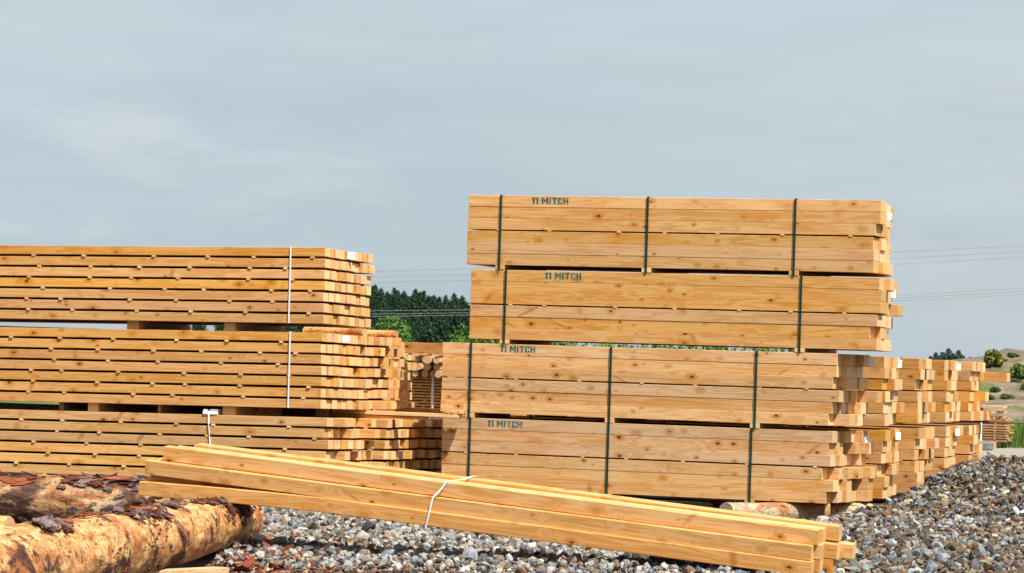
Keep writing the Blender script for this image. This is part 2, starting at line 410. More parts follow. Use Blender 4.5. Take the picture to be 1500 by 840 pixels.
def pack(name, label, M, L, cols, bw, bh, layers, gaps, sticker_h, group=None, seed=0, rag=.03, big=0.0, straps=(), strap_mat=None,
         strap_w=.02, bearers=(), bearer=(.075, .05), text=None, tags=(), tint=(1, 1, 1), tvar=.06, stickers=None, lead=None, mat=None, stagger=0.0, skew=0.0, leadl=None, cat='timber pack', skip=None, stick_out=0.0):
    """a pack of sawn pieces: x along the pieces from the left end, y back from the front face, z up from the underside.
    gaps = layer indices that have filleting sticks on top of them"""
    mat = mat or PINE
    r = random.Random(seed); root = empty(name, M, label, cat, group)
    me = box_mesh('board', L, bw - .005, bh - .0006, mat, .0022)
    z = 0.0; top_front = None; W = cols * bw
    for k in range(layers):
        for j in range(cols):
            if skip and skip(k, j): continue
            dx = r.gauss(0, rag)
            if r.random() < .09 and big: dx += r.choice((1, 1, -1)) * r.uniform(.4, 1) * big
            if j == 0: dx *= .5
            if lead and (k, j) in lead: dx = lead[(k, j)]
            tv = 1 + r.uniform(-tvar, tvar); tt = tuple(c * tv for c in tint)
            dx -= skew * j
            dl = r.uniform(-.006, .006) if j else r.uniform(-.004, .004)
            if leadl and (k, j) in leadl: dl = leadl[(k, j)]
            b = obj('board', me, root, (L / 2 + (dx + dl) / 2, (j + .5) * bw + (r.uniform(-.0015, .004) if j == 0 else 0), z + bh / 2 + (stagger if j == 1 else 0)),
                    (0, r.gauss(0, .0003), r.gauss(0, .0004)), tt)
            b.scale.x = (L + dx - dl) / L
            if r.random() < .5: b.rotation_euler.z += math.pi if j else 0
            if k == layers - 1 and j == 0: top_front = b
        z += bh
        if k in gaps:
            xs = stickers(k, r) if stickers else [L * (i + .5) / 6 + r.uniform(-.1, .1) for i in range(6)]
            sme = box_mesh('sticker', W + .012, .034, sticker_h - .001, mat, .0015)
            for x in xs:
                obj('sticker', sme, root, (x, W / 2 + .006 - stick_out + r.uniform(-.003, .004), z + sticker_h / 2), (0, 0, math.pi / 2 + r.gauss(0, .015)), tint)
            z += sticker_h
    bh2 = bearer[1]
    bme = box_mesh('bearer', W + .004, bearer[0], bh2 - .001, mat)
    for x in bearers: obj('bearer', bme, root, (x, W / 2 + .002, -bh2 / 2), (0, 0, math.pi / 2 + r.gauss(0, .01)), tint)
    for x in straps:
        z0 = -bh2 if any(abs(x - b) < .04 for b in bearers) else 0
        strap_loop('strap', x, strap_w, -.006, W + .006, z0 + .003, z + .003, strap_mat, root, .0025)
    if text:
        tx, tsz = text
        lettering('11 MITCH', tsz, top_front, ((tx - top_front.location.x) / top_front.scale.x, -(bw - .005) / 2 - .0003, bh / 2 - .014 - tsz), seed)
    for (ty, tz, sx, sz, proud) in tags:
        obj('tag_card', box_mesh('tag_card', .002, sx, sz, CARD, 0), root, (L + proud - skew * ty / bw, ty, tz), (0, r.uniform(-.15, .15), r.uniform(-.9, -.6)))
    root['h'] = z
    return root

SL = dict(cols=5, bw=.2, bh=.0995, layers=6, gaps=(2,), sticker_h=.012, strap_mat=STRAP_G, strap_w=.018, bearer=(.085, .046))
RY = 25.81
def sleepers(label, X, Y, Z, L, group='sleeper packs in the tall stack', **k):
    d = dict(SL); d.update(k)
    nst = k.get('nst', 5)
    return pack('timber_pack', label, frame(X, Y, Z, d.pop('yaw', 0), d.pop('tx', 0)), L, group=group,
                stickers=lambda kk, r: [L * (i + .5) / 7 + r.uniform(-.1, .1) for i in range(7)], **d)

ORANGE, TAN = (1.0, .96, .93), (.98, .98, 1.1)
S1X, S2X, S3X, S4X = -9.36, -9.315, -9.56, -9.54
ZP = [.178, .833, 1.480, 2.131]
sleepers('bottom pack of the tall strapped stack, stencilled 11 MITCH, resting on a round log', S4X, RY, ZP[0], 3.52, seed=41,
         straps=(.262, 1.53, 2.80), bearers=(.262, 1.53, 2.80), text=(.42, .055), rag=.028, big=.1, tint=TAN, tags=[(.86, .53, .06, .07, .09)],
         lead={(0, 0): -.06, (1, 0): 0.0, (2, 0): -.1, (3, 0): -.03, (4, 0): -.05, (5, 0): -.02, (0, 4): .12, (1, 4): .12, (2, 4): .14, (3, 4): .05, (4, 4): .12, (5, 4): .06}, bearer=(.085, .05))
sleepers('third pack down in the tall strapped stack, stencilled 11 MITCH, jutting out at left', S3X, RY, ZP[1], 3.57, seed=31,
         straps=(.268, 1.552, 2.845), bearers=(.268, 1.552, 2.845), text=(.537, .055), rag=.03, big=.1, tint=TAN, tags=[(.9, .55, .06, .075, .07)],
         lead={(0, 0): -.09, (1, 0): -.06, (2, 0): .0, (3, 0): -.06, (4, 0): -.03, (5, 0): -.03, (0, 4): .22, (2, 4): .15, (1, 4): .03, (3, 4): .02})
sleepers('second pack down in the tall strapped stack, stencilled 11 MITCH, held by two green straps', S2X, RY, ZP[2], 3.66, seed=21,
         straps=(.325, 2.97), bearers=(.325, 2.97), text=(.68, .057), rag=.02, big=.05, skew=.033, cols=6, tint=(1.05, .98, .84), tags=[(.8, .5, .05, .07, .06)], bearer=(.085, .0375),
         lead={(5, 4): .05, (0, 0): -.03, (1, 0): -.09, (2, 0): -.03, (3, 0): .0, (4, 0): 0.0, (5, 0): -.02, (3, 5): .1})
sleepers('topmost pack of the tall strapped stack, stencilled 11 MITCH, against the sky', S1X, RY, ZP[3], 3.68, seed=11,
         straps=(.304, 1.642, 2.945), bearers=(.304, 1.642, 2.945), text=(.585, .057), rag=.02, big=.04, skew=.033, cols=6, bearer=(.085, .0415), tint=ORANGE, tags=[(.5, .5, .05, .06, .05)],
         lead={(5, 0): 0.0, (4, 0): 0.0, (3, 0): -.04, (2, 0): -.06, (1, 0): -.05, (0, 0): -.05})

# four more stacks of two packs behind it
row_names = ['second', 'third', 'fourth', 'fifth']
for i in range(4):
    y = RY + 1.56 * (i + 1)
    for lv, z in ((0, ZP[0]), (1, ZP[1])):
        tg = [(.6, .55, .05, .07, .07)] if i in (0, 2) else []
        ld = {}; ll = {(5, 0): -1.0} if (i, lv) == (0, 1) else {}
        if (i, lv) == (3, 1): ld = {(4, 4): .3, (0, 4): .1}
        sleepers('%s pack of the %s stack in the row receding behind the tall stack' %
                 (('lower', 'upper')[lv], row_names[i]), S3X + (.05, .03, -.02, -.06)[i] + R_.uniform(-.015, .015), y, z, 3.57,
                 skew=.02, group='sleeper packs in the receding row', seed=100 + i * 2 + lv, rag=.028, big=.1, tint=(.9, .76, .56), tags=tg,  # darker orange tint puts the shade between the stacks into the side faces
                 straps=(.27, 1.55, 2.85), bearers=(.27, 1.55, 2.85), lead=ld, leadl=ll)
    # pairs of round logs carrying each stack
def rlog(name, label, p0, p1, r0, r1, mat, seed, group=None, rough=.06, nseg=28, nr=40, cat='log', bend=0.0):
    """round log from p0 to p1: local x along the log"""
    p0 = Vector(p0); p1 = Vector(p1); L = (p1 - p0).length
    q = (p1 - p0).to_track_quat('X', 'Z').to_matrix().to_4x4()
    us = np.linspace(0, 1, nr); th = np.arange(nseg) / nseg * 2 * math.pi
    U, T = np.meshgrid(us, th, indexing='ij')
    rad = r0 + (r1 - r0) * U
    cx = U * L
    pn = np.c_[(cx * 2.2).ravel(), (np.cos(T) * 1.3).ravel(), (np.sin(T) * 1.3).ravel()] + seed * 3.1
    rad = rad * (1 + rough * fbm(pn, 3, seed).reshape(U.shape) + .6 * rough * fbm(pn * 3.1, 2, seed + 9).reshape(U.shape))
    by = bend * np.sin(U * math.pi)
    V = np.c_[cx.ravel(), (rad * np.cos(T) + by).ravel(), (rad * np.sin(T)).ravel()]
    a = np.arange(nr - 1)[:, None] * nseg + np.arange(nseg)[None]
    b = np.arange(nr - 1)[:, None] * nseg + (np.arange(nseg)[None] + 1) % nseg
    F = np.c_[a.ravel(), b.ravel(), (b + nseg).ravel(), (a + nseg).ravel()]
    me = mesh_np(name, V, F, mat, True)
    bm = bmesh.new(); bm.from_mesh(me); bm.verts.ensure_lookup_table()
    rings = [(base, [bm.verts[base + k] for k in range(nseg)]) for base in (0, (nr - 1) * nseg)]
    for base, ring in rings:
        f = bm.faces.new(ring if base else ring[::-1]); f.smooth = False
        inner = bmesh.ops.inset_individual(bm, faces=[f], thickness=r0 * .12)
    bm.normal_update(); bmesh.ops.recalc_face_normals(bm, faces=bm.faces[:]); bm.to_mesh(me); bm.free()
    o = obj(name, me); o.matrix_world = Matrix.Translation(p0) @ q
    if label: tag(o, label, cat, group)
    return o

rlog('bearer_log', 'pale dry log poking out from under the tall strapped stack', (-6.78, 25.2, .088), (-5.92, 26.75, .08), .088, .082, LOG_GREY, 5, rough=.03)
rlog('bearer_log', None, (-9.2, 25.6, .066), (-9.2, 33.2, .066), .064, .06, LOG_GREY, 6, rough=.02)
tag(bpy.data.objects['bearer_log.001'], 'long round log under the left ends of the stacks behind the bundle', 'log')
rlog('bearer_log', None, (-7.25, 26.3, .066), (-7.25, 33.3, .066), .064, .06, LOG_GREY, 8, rough=.02)
tag(bpy.data.objects['bearer_log.002'], 'long round log in the dark under the right ends of the receding stacks', 'log')
o = obj('wood_offcut', box_mesh('wood_offcut', .045, .04, .175, PINE), None, (-6.085, 25.9, .0885), (0, 0, .3)); tag(o, 'small upright offcut propping the right end of the bottom sleeper pack', 'offcut')
# ------------------------------------------------------------------ filleted packs at the left
LP = dict(stick_out=.004, cols=9, bw=.1195, bh=.075, gaps=tuple(range(6)), sticker_h=.019, strap_mat=STRAP_W, strap_w=.012, bearer=(.1, .07), tint=(1.0, .88, .7))
AX, AY, TX, TY = -10.094, 24.336, .0112, -.0137
def filleted(label, Xr, Y, Ztop, layers=7, L=4.8, tx=TX, ty=TY, full=True, group='filleted packs at the left', **k):
    d = dict(LP); d.update(k)
    H = layers * d['bh'] + (layers - 1) * d['sticker_h']; d['gaps'] = tuple(range(layers - 1))
    M = frame(Xr, Y, Ztop, .0033, tx, ty) @ Matrix.Translation((-L, 0, -H))
    def st(kk, r):
        if not full: return [L - r.uniform(.15, .3), L * .5, .4]
        ph = r.uniform(0, .5)
        return [min(L - .12, ph + .1 + i * .5 + r.uniform(-.13, .13)) for i in range(10) if ph + .1 + i * .5 < L - .05]
    return pack('timber_pack', label, M, L, layers=layers, group=group, stickers=st, **d)

L_ = 4.8
filleted('top pack of the filleted stack at left, white strap, against the sky', AX, AY, 2.197, seed=51, rag=.012, straps=(L_ - .31,), tags=[(.5, .6, .07, .06, .035)])
filleted('middle pack of the filleted stack at left, white strap near its end', AX, AY, 1.482, seed=52, rag=.014, straps=(L_ - .29,), tags=[(.45, .6, .07, .055, .035)])
filleted('lowest pack of the filleted stack at left, behind the peeled logs', AX + .07, AY, .769, layers=7, seed=53, rag=.05, big=.06, tint=(1.0, .95, .86),
         skip=lambda k, j: k == 0 and j > 20)
filleted('upper filleted pack of the second stack, a round pole lying on top', -10.2, 25.5, 1.47, seed=54, rag=.022, big=.05, full=False, tx=0, ty=0, tint=(1.0, .92, .78))
filleted('lower filleted pack of the second stack, below the pale plank', -9.97, 25.55, .752, seed=55, rag=.03, big=.05, full=False, tx=0, ty=0, tint=(1.0, .93, .8), tags=[(.9, .6, .08, .055, .06)])
filleted('lower filleted pack of the third stack, half hidden by the tall stack', -10.04, 26.8, .74, seed=56, rag=.03, big=.05, full=False, tx=0, ty=0, tint=(1.0, .93, .8), L=4.0)

filleted('upper filleted pack of the third stack, just showing behind the second', -10.6, 26.8, 1.44, seed=57, rag=.03, big=.05, full=False, tx=0, ty=0, tint=(1.0, .9, .74), L=3.4)

def piece(name, label, L, W, H, c, rot=(0, 0, 0), mat=None, tint=(1, 1, 1), cat='bearer', group=None):
    o = obj(name, box_mesh(name, L, W, H, mat or PINE), None, c, rot, tint); return tag(o, label, cat, group)

# bearers between the left packs (long axis back into the stack)
def ztop_at(zt, x): return zt + TX * (x - AX)
BH = 7 * .075 + 6 * .019
for x, label, wd in ((-11.87, 'block between the top and middle filleted packs, left of centre', .11), (-10.96, 'block between the top and middle filleted packs, nearer their right end', .1),
                     (-13.9, 'block between the top and middle filleted packs at the far left', .1)):
    hgt = 2.197 - BH - 1.482
    zc = ztop_at(1.482, x) + hgt / 2
    piece('bearer', label, 1.06, wd, hgt - .002, (x, AY + .56, zc - .0137 * .5), (-.0137 * 0, TY * -1, math.pi / 2), PINE_OLD, (1, .95, .9), group='loose bearers between packs')
for x, label, wd, sh in ((-12.22, 'thick block between the middle and lowest filleted packs', .1, 0), (-10.94, 'thick block under the white packing between the filleted packs', .12, 0),
                         (-11.62, 'thin upright stick between the middle and lowest filleted packs', .03, .06), (-12.6, 'small pale block at far left between the middle and lowest packs', .05, .15)):
    hgt = 1.482 - BH - .769
    zc = ztop_at(.769, x) + hgt / 2
    piece('bearer', label, 1.0 - sh, wd, hgt - .002, (x, AY + .53 + sh / 2, zc - .0137 * .5), (0, TY * -1, math.pi / 2), PINE if wd > .08 else PINE_OLD, (1, .93, .85), group='loose bearers between packs')
# bearers on the ground
for i, (x, y, ht) in enumerate(((-10.5, AY, .118), (-12.0, AY, .1), (-13.6, AY, .085), (-10.4, 25.55, .112), (-12.5, 25.55, .112), (-10.5, 26.8, .1), (-12.6, 26.8, .1))):
    piece('bearer', 'squared bearer on the ground under the left packs', 1.06, .1, ht - .004, (x, y + .55, ht / 2 - .001), (0, 0, math.pi / 2), PINE_OLD, group='ground bearers under the left packs')
for i, (x, y, zb, gh) in enumerate(((-10.6, 25.55, .752, .079), (-12.6, 25.55, .752, .079), (-12.3, 26.8, .74, .06), (-13.6, 26.8, .74, .06))):
    piece('bearer', 'squared bearer between the packs of the second and third stacks', 1.06, .1, gh - .003, (x, y + .55, zb + gh / 2), (0, 0, math.pi / 2), PINE, group='bearers in the second and third stacks')

# loose planks, strap and packing lying about the left packs
piece('plank', 'pale plank lying between the left packs and poking towards the tall stack', 1.2, .1, .034, (-9.93, 25.70, .8), (-.05, .004, .004), PINE, (1.2, 1.3, 1.55), 'plank')
piece('plank', 'thin orange board under the pale plank', 1.0, .12, .024, (-10.15, 25.72, .769), (0, 0, .01), PINE, (.95, .85, .7), 'plank')
for i in range(3):
    piece('offcut', 'small sawn offcut lying at the tip of the pale plank', .05, .1, .03, (-9.45 + i * .06, 25.70, .834), (0, 0, .2 * i), PINE, cat='offcut', group='offcuts at the plank tip')
piece('beam', 'short dark orange beam lying on the third stack beside the stick pack', .62, .1, .06, (-10.26, 26.86, .8095), (0, 0, .01), PINE, (.86, .7, .5), 'beam')
piece('beam', None, 1.06, .06, .036, (-10.4, 27.3, .7585), (0, 0, math.pi / 2), PINE, (1, .9, .8), 'beam'); tag(bpy.data.objects['beam.001'], 'slim bearer stick under the dark orange beam', 'beam')
piece('beam', 'long squared beam in the gap between the two packs of the second stack', 1.5, .1, .07, (-11.5, 26.2, .788), (0, 0, .02), PINE, (.9, .8, .65), 'beam')
rlog('pole', 'peeled round pole lying on the second stack, its cut end to the right', (-10.95, 26.0, 1.508), (-10.3, 25.82, 1.505), .04, .035, POLE_MAT, 11, rough=.04, nseg=16, nr=24, cat='pole')
rlog('pole', 'short peeled pole end beside the long pole on the second stack', (-10.75, 26.35, 1.503), (-10.22, 26.4, 1.503), .036, .034, POLE_MAT, 12, rough=.04, nseg=16, nr=16, cat='pole')

# loose white strap hanging over the lowest pack with packing under it
bm = bmesh.new()
pts = [(0, -.001, 0), (.006, -.012, -.09), (.018, -.01, -.2), (.03, -.012, -.3), (.035, -.02, -.42)]
for (a, b) in zip(pts[:-1], pts[1:]):
    a = Vector(a); b = Vector(b); d = (b - a)
    m = Matrix.Translation((a + b) / 2) @ d.to_track_quat('Z', 'Y').to_matrix().to_4x4() @ Matrix.Diagonal((.012, .003, d.length * 1.02, 1))
    bmesh.ops.create_cube(bm, size=1, matrix=m)
so_ = bm_obj('loose_strap', bm, STRAP_W, None, (-11.11, AY - .004, ztop_at(.769, -11.11) + .01)); tag(so_, 'loose white strap end hanging down the lowest filleted pack', 'strap')
bm = bmesh.new(); add_box(bm, (0, .1, .017), (.13, .22, .03)); add_box(bm, (.03, .06, .04), (.07, .1, .012)); add_box(bm, (-.045, .02, .038), (.03, .05, .01))
o = bm_obj('packing_wad', bm, CARD, None, (-11.1, AY + .004, ztop_at(.769, -11.1) + .001), (0, 0, .05)); tag(o, 'wad of white packing squeezed between the middle and lowest packs', 'packing')

# stick pack with a pile of round poles, further back between the stacks
SPX, SPY = -13.03, 33.9
pk = pack('stick_pack', 'tall pack of thin sticks with a white band, behind the left stacks', frame(SPX, SPY, .06), 3.4, 6, .13, .021, 30, tuple(range(29)), .0135,
          seed=61, rag=.03, stagger=.017, tint=(1.2, 1.0, .78), straps=(.37,), strap_mat=STRAP_W, strap_w=.03, stickers=lambda k, r: [r.uniform(.1, .5), r.uniform(.5, .9), 1.5, 2.9],
          skip=lambda k, j: (j > 1 and k < 28), cat='timber pack')
for x in (.3, 1.7, 3.0): piece('bearer', 'squared bearer on the ground under the stick pack', .76, .1, .062, (SPX + x, SPY + .39, .028), (0, 0, math.pi / 2), PINE_OLD, group='bearers under the stick pack')
zt = .06 + pk['h']
pr = random.Random(3); spots = []
for row, n in ((0, 7), (1, 6), (2, 4), (3, 3)):
    for i in range(n):
        spots.append((SPX + .1 + i * .1 + row * .05 + (.06 if row == 3 and i else 0) + pr.uniform(-.008, .008), zt + .045 + row * .08))
for i, (x, z) in enumerate(spots):
    yy = SPY - .25 + pr.uniform(-.12, .12)
    rlog('pole', 'peeled round pole in the pile on the stick pack, cut end facing out', (x + .03, yy, z), (x - .06 + pr.uniform(-.02, .02), yy + 1.9, z), pr.uniform(.038, .046), .04, POLE_MAT, 20 + i,
         group='round poles piled on the stick pack', rough=.02, nseg=14, nr=6, cat='pole')

# ------------------------------------------------------------------ bundle of squared posts in front
BL, PS = 4.42, .0945
x0, z0, x1, z1 = -9.03, .365, -4.39, .0
bslope = math.atan2(z0 - z1, x1 - x0)
TILT = math.radians(4.5)
MB = Matrix.Translation((x0, 18.72, z0 + .01)) @ Matrix.Rotation(.022, 4, 'Z') @ Matrix.Rotation(bslope, 4, 'Y') @ Matrix.Rotation(TILT, 4, 'X')
bundle = empty('post_bundle', MB, 'loosely banded bundle of squared posts leaning from the peeled log down to the gravel', 'post bundle')
pme = box_mesh('post', BL, PS, PS, PINE, .0035)
br = random.Random(12)
def post_mesh(by, bz, droop):
    """squared post with a slight natural bow; droop lets its left end sag away"""
    nseg = 10; V, F = [], []; a = PS / 2; e = .004
    prof = [(-a + e, -a), (a - e, -a), (a, -a + e), (a, a - e), (a - e, a), (-a + e, a), (-a, a - e), (-a, -a + e)]
    for i in range(nseg + 1):
        u = i / nseg; x = (u - .5) * BL; k = 4 * u * (1 - u); d = droop * max(0, 1 - u / .34) ** 1.6
        V += [(x, y + by * k, z + bz * k - d) for y, z in prof]
    for i in range(nseg):
        for k in range(8): F.append((i * 8 + k, i * 8 + (k + 1) % 8, i * 8 + 8 + (k + 1) % 8, i * 8 + 8 + k))
    me = bpy.data.meshes.new('post'); me.from_pydata(V, [], F + [tuple(range(7, -1, -1)), tuple(nseg * 8 + k for k in range(8))])
    me.update(); me.polygons.foreach_set('use_smooth', np.zeros(len(me.polygons), bool))
    bm = bmesh.new(); bm.from_mesh(me); bmesh.ops.recalc_face_normals(bm, faces=bm.faces[:]); bm.to_mesh(me); bm.free()
    me.materials.append(PINE); return me

LEN = x1 - x0
posts = [(0, 0, 0.0, .11, -.01), (0, 1, .03, .14, 0), (0, 2, .1, .2, 0), (0, 3, .1, .18, 0), (0, 4, .12, .02, 0),
         (1, 0, .03, .1, 0), (1, 1, .07, .14, 0), (1, 2, .17, .22, 0), (1, 3, .2, .3, 0), (1, 4, .2, .04, 0),
         (2, 0, .13, .12, .05), (2, 1, .16, .13, .055), (2, 2, .27, .21, .06)]
for row, cidx, dx, dr, dy in posts:
    tz = (row + .5) * (PS + .0015)
    if (row, cidx) == (2, 1): tz -= .006
    if (row, cidx) == (2, 2): tz += .012
    rot = [br.gauss(0, .004), br.gauss(0, .0006), br.gauss(0, .0008)]
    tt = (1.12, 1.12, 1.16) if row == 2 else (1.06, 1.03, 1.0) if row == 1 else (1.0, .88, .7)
    zz = tz
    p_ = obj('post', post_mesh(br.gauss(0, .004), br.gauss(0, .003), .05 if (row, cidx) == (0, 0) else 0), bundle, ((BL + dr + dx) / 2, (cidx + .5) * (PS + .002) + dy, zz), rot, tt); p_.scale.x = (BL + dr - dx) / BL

def ribbon(name, pts, w, mat, parent, th=.002, wdir=(1, 0, 0)):
    bm = bmesh.new(); wv = Vector(wdir) * w / 2; vs = []
    pts = [Vector(p) for p in pts]
    for i, p in enumerate(pts):
        d = (pts[min(i + 1, len(pts) - 1)] - pts[max(i - 1, 0)]).normalized(); n = d.cross(Vector(wdir)).normalized() * th / 2
        vs.append([bm.verts.new(p - wv - n), bm.verts.new(p + wv - n), bm.verts.new(p + wv + n), bm.verts.new(p - wv + n)])
    for a, b in zip(vs[:-1], vs[1:]):
        for k in range(4): bm.faces.new((a[k], a[(k + 1) % 4], b[(k + 1) % 4], b[k]))
    bm.faces.new(vs[0][::-1]); bm.faces.new(vs[-1])
    bmesh.ops.recalc_face_normals(bm, faces=bm.faces[:])
    return bm_obj(name, bm, mat, parent)
sx = 2.03
T3 = 3 * (PS + .0015); T2 = 2 * (PS + .0015)
ribbon('strap', [(sx - .02, -.01, -.03), (sx - .012, -.022, -.012), (sx - .004, -.023, PS * .4), (sx + .004, -.021, PS), (sx + .012, -.016, PS * 1.6), (sx + .02, -.011, T2 + .003), (sx + .035, .004, T2 + .022), (sx + .06, .03, T2 + .06), (sx + .08, .038, T3 + .001), (sx + .095, .05, T3 + .012), (sx + .12, .1, T3 + .015),
                (sx + .15, .2, T3 + .014), (sx + .165, .27, T3 + .024), (sx + .17, .3, T3 + .026), (sx + .175, .37, T3 + .02), (sx + .175, .42, T2 + .03), (sx + .15, .49, T2 + .004), (sx + .1, .49, 0), (sx + .09, .47, -.012), (sx - .02, .0, -.03)], .011, STRAP_W, bundle)

# ------------------------------------------------------------------ peeled logs
flog = rlog('peeled_log', 'thick freshly peeled log with torn bark on top, under the post bundle', (-6.64, 11.9, .235), (-8.74, 19.75, .145), .235, .148, LOG_FRESH, 2, rough=.05, nseg=56, nr=150)
blog = rlog('peeled_log', 'half peeled log lying behind, parallel to the filleted stack', (-13.2, 18.6, .225), (-8.75, 19.95, .195), .215, .195, LOG_BACK, 3, rough=.06, nseg=48, nr=110)
llog = rlog('peeled_log', 'end of a pale peeled log at the left edge, between the other two logs', (-11.2, 16.2, .16), (-8.82, 16.55, .15), .15, .13, LOG_FRESH, 4, rough=.05, nseg=40, nr=50)

def bark_plates(parent, L, rfun, n, seed, arc, span, size=(.05, .16), name='bark', lift=.004):
    """torn plates and strips of bark clinging to a log, in the log's own space (x along it)"""
    rg = np.random.default_rng(seed); Vs, Fs, Cs = [], [], []; base = 0; cl = rg.uniform(*span, max(5, n // 16))
    for _ in range(n):
        u = float(np.clip(cl[rg.integers(0, len(cl))] + rg.normal(0, .16), *span)); a = rg.normal(arc[0] + .35 * math.sin(u * 2.1 + seed), arc[1]); ln = rg.uniform(*size) * rg.choice((.6, 1, 1.5)); wd = ln * rg.uniform(.12, .42); tw = rg.normal(0, .3)
        r = rfun(u) * 1.01; th = rg.uniform(.002, .007); curl = rg.uniform(0, .7) * wd
        m = 5
        gu = np.linspace(-1, 1, m); prof = np.sqrt(np.clip(1 - gu ** 2, .06, 1)) * (1 + rg.normal(0, .25, m)); prof = np.clip(prof, .15, 1.4)
        pts = []
        for s in (-1, 0, 1):
            for k in range(m):
                lu = gu[k] * ln / 2; lw = s * prof[k] * wd / 2
                xx = lu * math.cos(tw) - lw * math.sin(tw); ww = lu * math.sin(tw) + lw * math.cos(tw)
                h = lift + th * rg.uniform(.4, 1.2) + (abs(s) * curl * rg.uniform(0, 1) + abs(gu[k]) ** 2 * curl * .6) * .5
                aa = a + ww / r; rr = r + h
                pts.append((u + xx, rr * math.cos(aa), rr * math.sin(aa)))
        low = [(p[0], p[1] * (1 - th * 1.2 / r), p[2] * (1 - th * 1.2 / r)) for p in pts]
        Vs += pts + low
        for lay in (0, 1):
            o0 = base + lay * 3 * m
            for s in (0, 1):
                for k in range(m - 1):
                    q = (o0 + s * m + k, o0 + s * m + k + 1, o0 + (s + 1) * m + k + 1, o0 + (s + 1) * m + k)
                    Fs.append(q if lay == 0 else q[::-1])
        rim = [k for k in range(m)] + [m + m - 1, 3 * m - 1] + [2 * m + k for k in range(m - 2, -1, -1)] + [m]
        for k in range(len(rim)):
            p, q = rim[k], rim[(k + 1) % len(rim)]
            Fs.append((base + p, base + 3 * m + p, base + 3 * m + q, base + q))
        pal = [(.12, .042, .025), (.16, .11, .1), (.08, .026, .016), (.24, .07, .03), (.2, .15, .14)][rg.integers(0, 5)]
        Cs += [tuple(np.array(pal) * rg.uniform(.7, 1.2))] * (6 * m); base += 6 * m
    o = obj(name, mesh_np(name, Vs, Fs, BARK, False, Cs), parent); o['kind'] = 'stuff'
    return o

LF = 8.13
rf = lambda u: .235 + (.148 - .235) * u / LF
bark_plates(flog, LF, rf, 260, 5, (1.7, .16), (1.5, 7.6), (.04, .17))
bark_plates(flog, LF, rf, 170, 6, (1.5, .6), (6.6, 8.05), (.03, .12), 'bark_end')
bark_plates(flog, LF, rf, 160, 8, (2.7, .9), (2.0, 7.9), (.015, .06), 'bark_bits', .0005)
bark_plates(blog, 4.65, lambda u: .215 - .02 * u / 4.65, 200, 7, (1.75, .25), (.2, 4.5), (.04, .17))
bark_plates(blog, 4.65, lambda u: .215 - .02 * u / 4.65, 240, 9, (3.9, .45), (.2, 4.5), (.03, .1), 'bark_side', .001)
piece('plank', 'grey sawn plank end on the ground in front of the thick peeled log', .9, .1, .045, (-7.62, 16.2, .02), (0, 0, 1.22), PINE_OLD, (1.3, 1.3, 1.25), 'plank')

# ------------------------------------------------------------------ gravel, chips
def ico():
    p = (1 + 5 ** .5) / 2
    v = np.array([(-1, p, 0), (1, p, 0), (-1, -p, 0), (1, -p, 0), (0, -1, p), (0, 1, p), (0, -1, -p), (0, 1, -p), (p, 0, -1), (p, 0, 1), (-p, 0, -1), (-p, 0, 1)], float)
    f = np.array([(0, 11, 5), (0, 5, 1), (0, 1, 7), (0, 7, 10), (0, 10, 11), (1, 5, 9), (5, 11, 4), (11, 10, 2), (10, 7, 6), (7, 1, 8), (3, 9, 4), (3, 4, 2), (3, 2, 6), (3, 6, 8), (3, 8, 9), (4, 9, 5), (2, 4, 11), (6, 2, 10), (8, 6, 7), (9, 8, 1)])
    return v / np.linalg.norm(v[0]), f

def rotmats(rg, n, flat=.5):
    yaw = rg.uniform(0, 2 * np.pi, n); tx = rg.normal(0, flat, n); ty = rg.normal(0, flat, n)
    c, s = np.cos(yaw), np.sin(yaw); Z = np.zeros(n); O = np.ones(n)
    A = np.stack([c, -s, Z, s, c, Z, Z, Z, O], 1).reshape(n, 3, 3)
    c, s = np.cos(tx), np.sin(tx); B = np.stack([O, Z, Z, Z, c, -s, Z, s, c], 1).reshape(n, 3, 3)
    c, s = np.cos(ty), np.sin(ty); C = np.stack([c, Z, s, Z, O, Z, -s, Z, c], 1).reshape(n, 3, 3)
    return A @ B @ C

def stones(name, label, cat, X, Y, size, pal, seed, mat, aspect=(.35, .85), flat=.6, sink=.2, zoff=0.0, pile=0.0):
    rg = np.random.default_rng(seed); n = len(X); v, f = ico()
    shp = (1 + rg.uniform(-.38, .3, (n, 12, 1))) * (1 + rg.uniform(-.25, .25, (n, 12, 3)))
    sc = np.stack([np.ones(n), rg.uniform(.55, 1, n), rg.uniform(*aspect, n)], 1)[:, None, :]
    P = v[None] * shp * sc * (size / 2)[:, None, None]
    P = np.einsum('nij,nkj->nki', rotmats(rg, n, flat), P)
    h = P[:, :, 2].max(1) - P[:, :, 2].min(1)
    Z = ground_z(X, Y) - P[:, :, 2].min(1) - sink * h + zoff + pile * rg.random(n) ** 2
    P = P + np.stack([X, Y, Z], 1)[:, None, :]
    pal = np.array(pal); col = pal[rg.integers(0, len(pal), n)] * rg.uniform(.72, 1.25, (n, 1)) * (1 + rg.normal(0, .04, (n, 3)))
    F = f[None] + (np.arange(n) * 12)[:, None, None]
    me = mesh_np(name, P.reshape(-1, 3), F.reshape(-1, 3), mat, False, np.repeat(np.clip(col, .01, 1), 12, 0))
    o = obj(name, me); o['kind'] = 'stuff'; tag(o, label, cat)
    return o

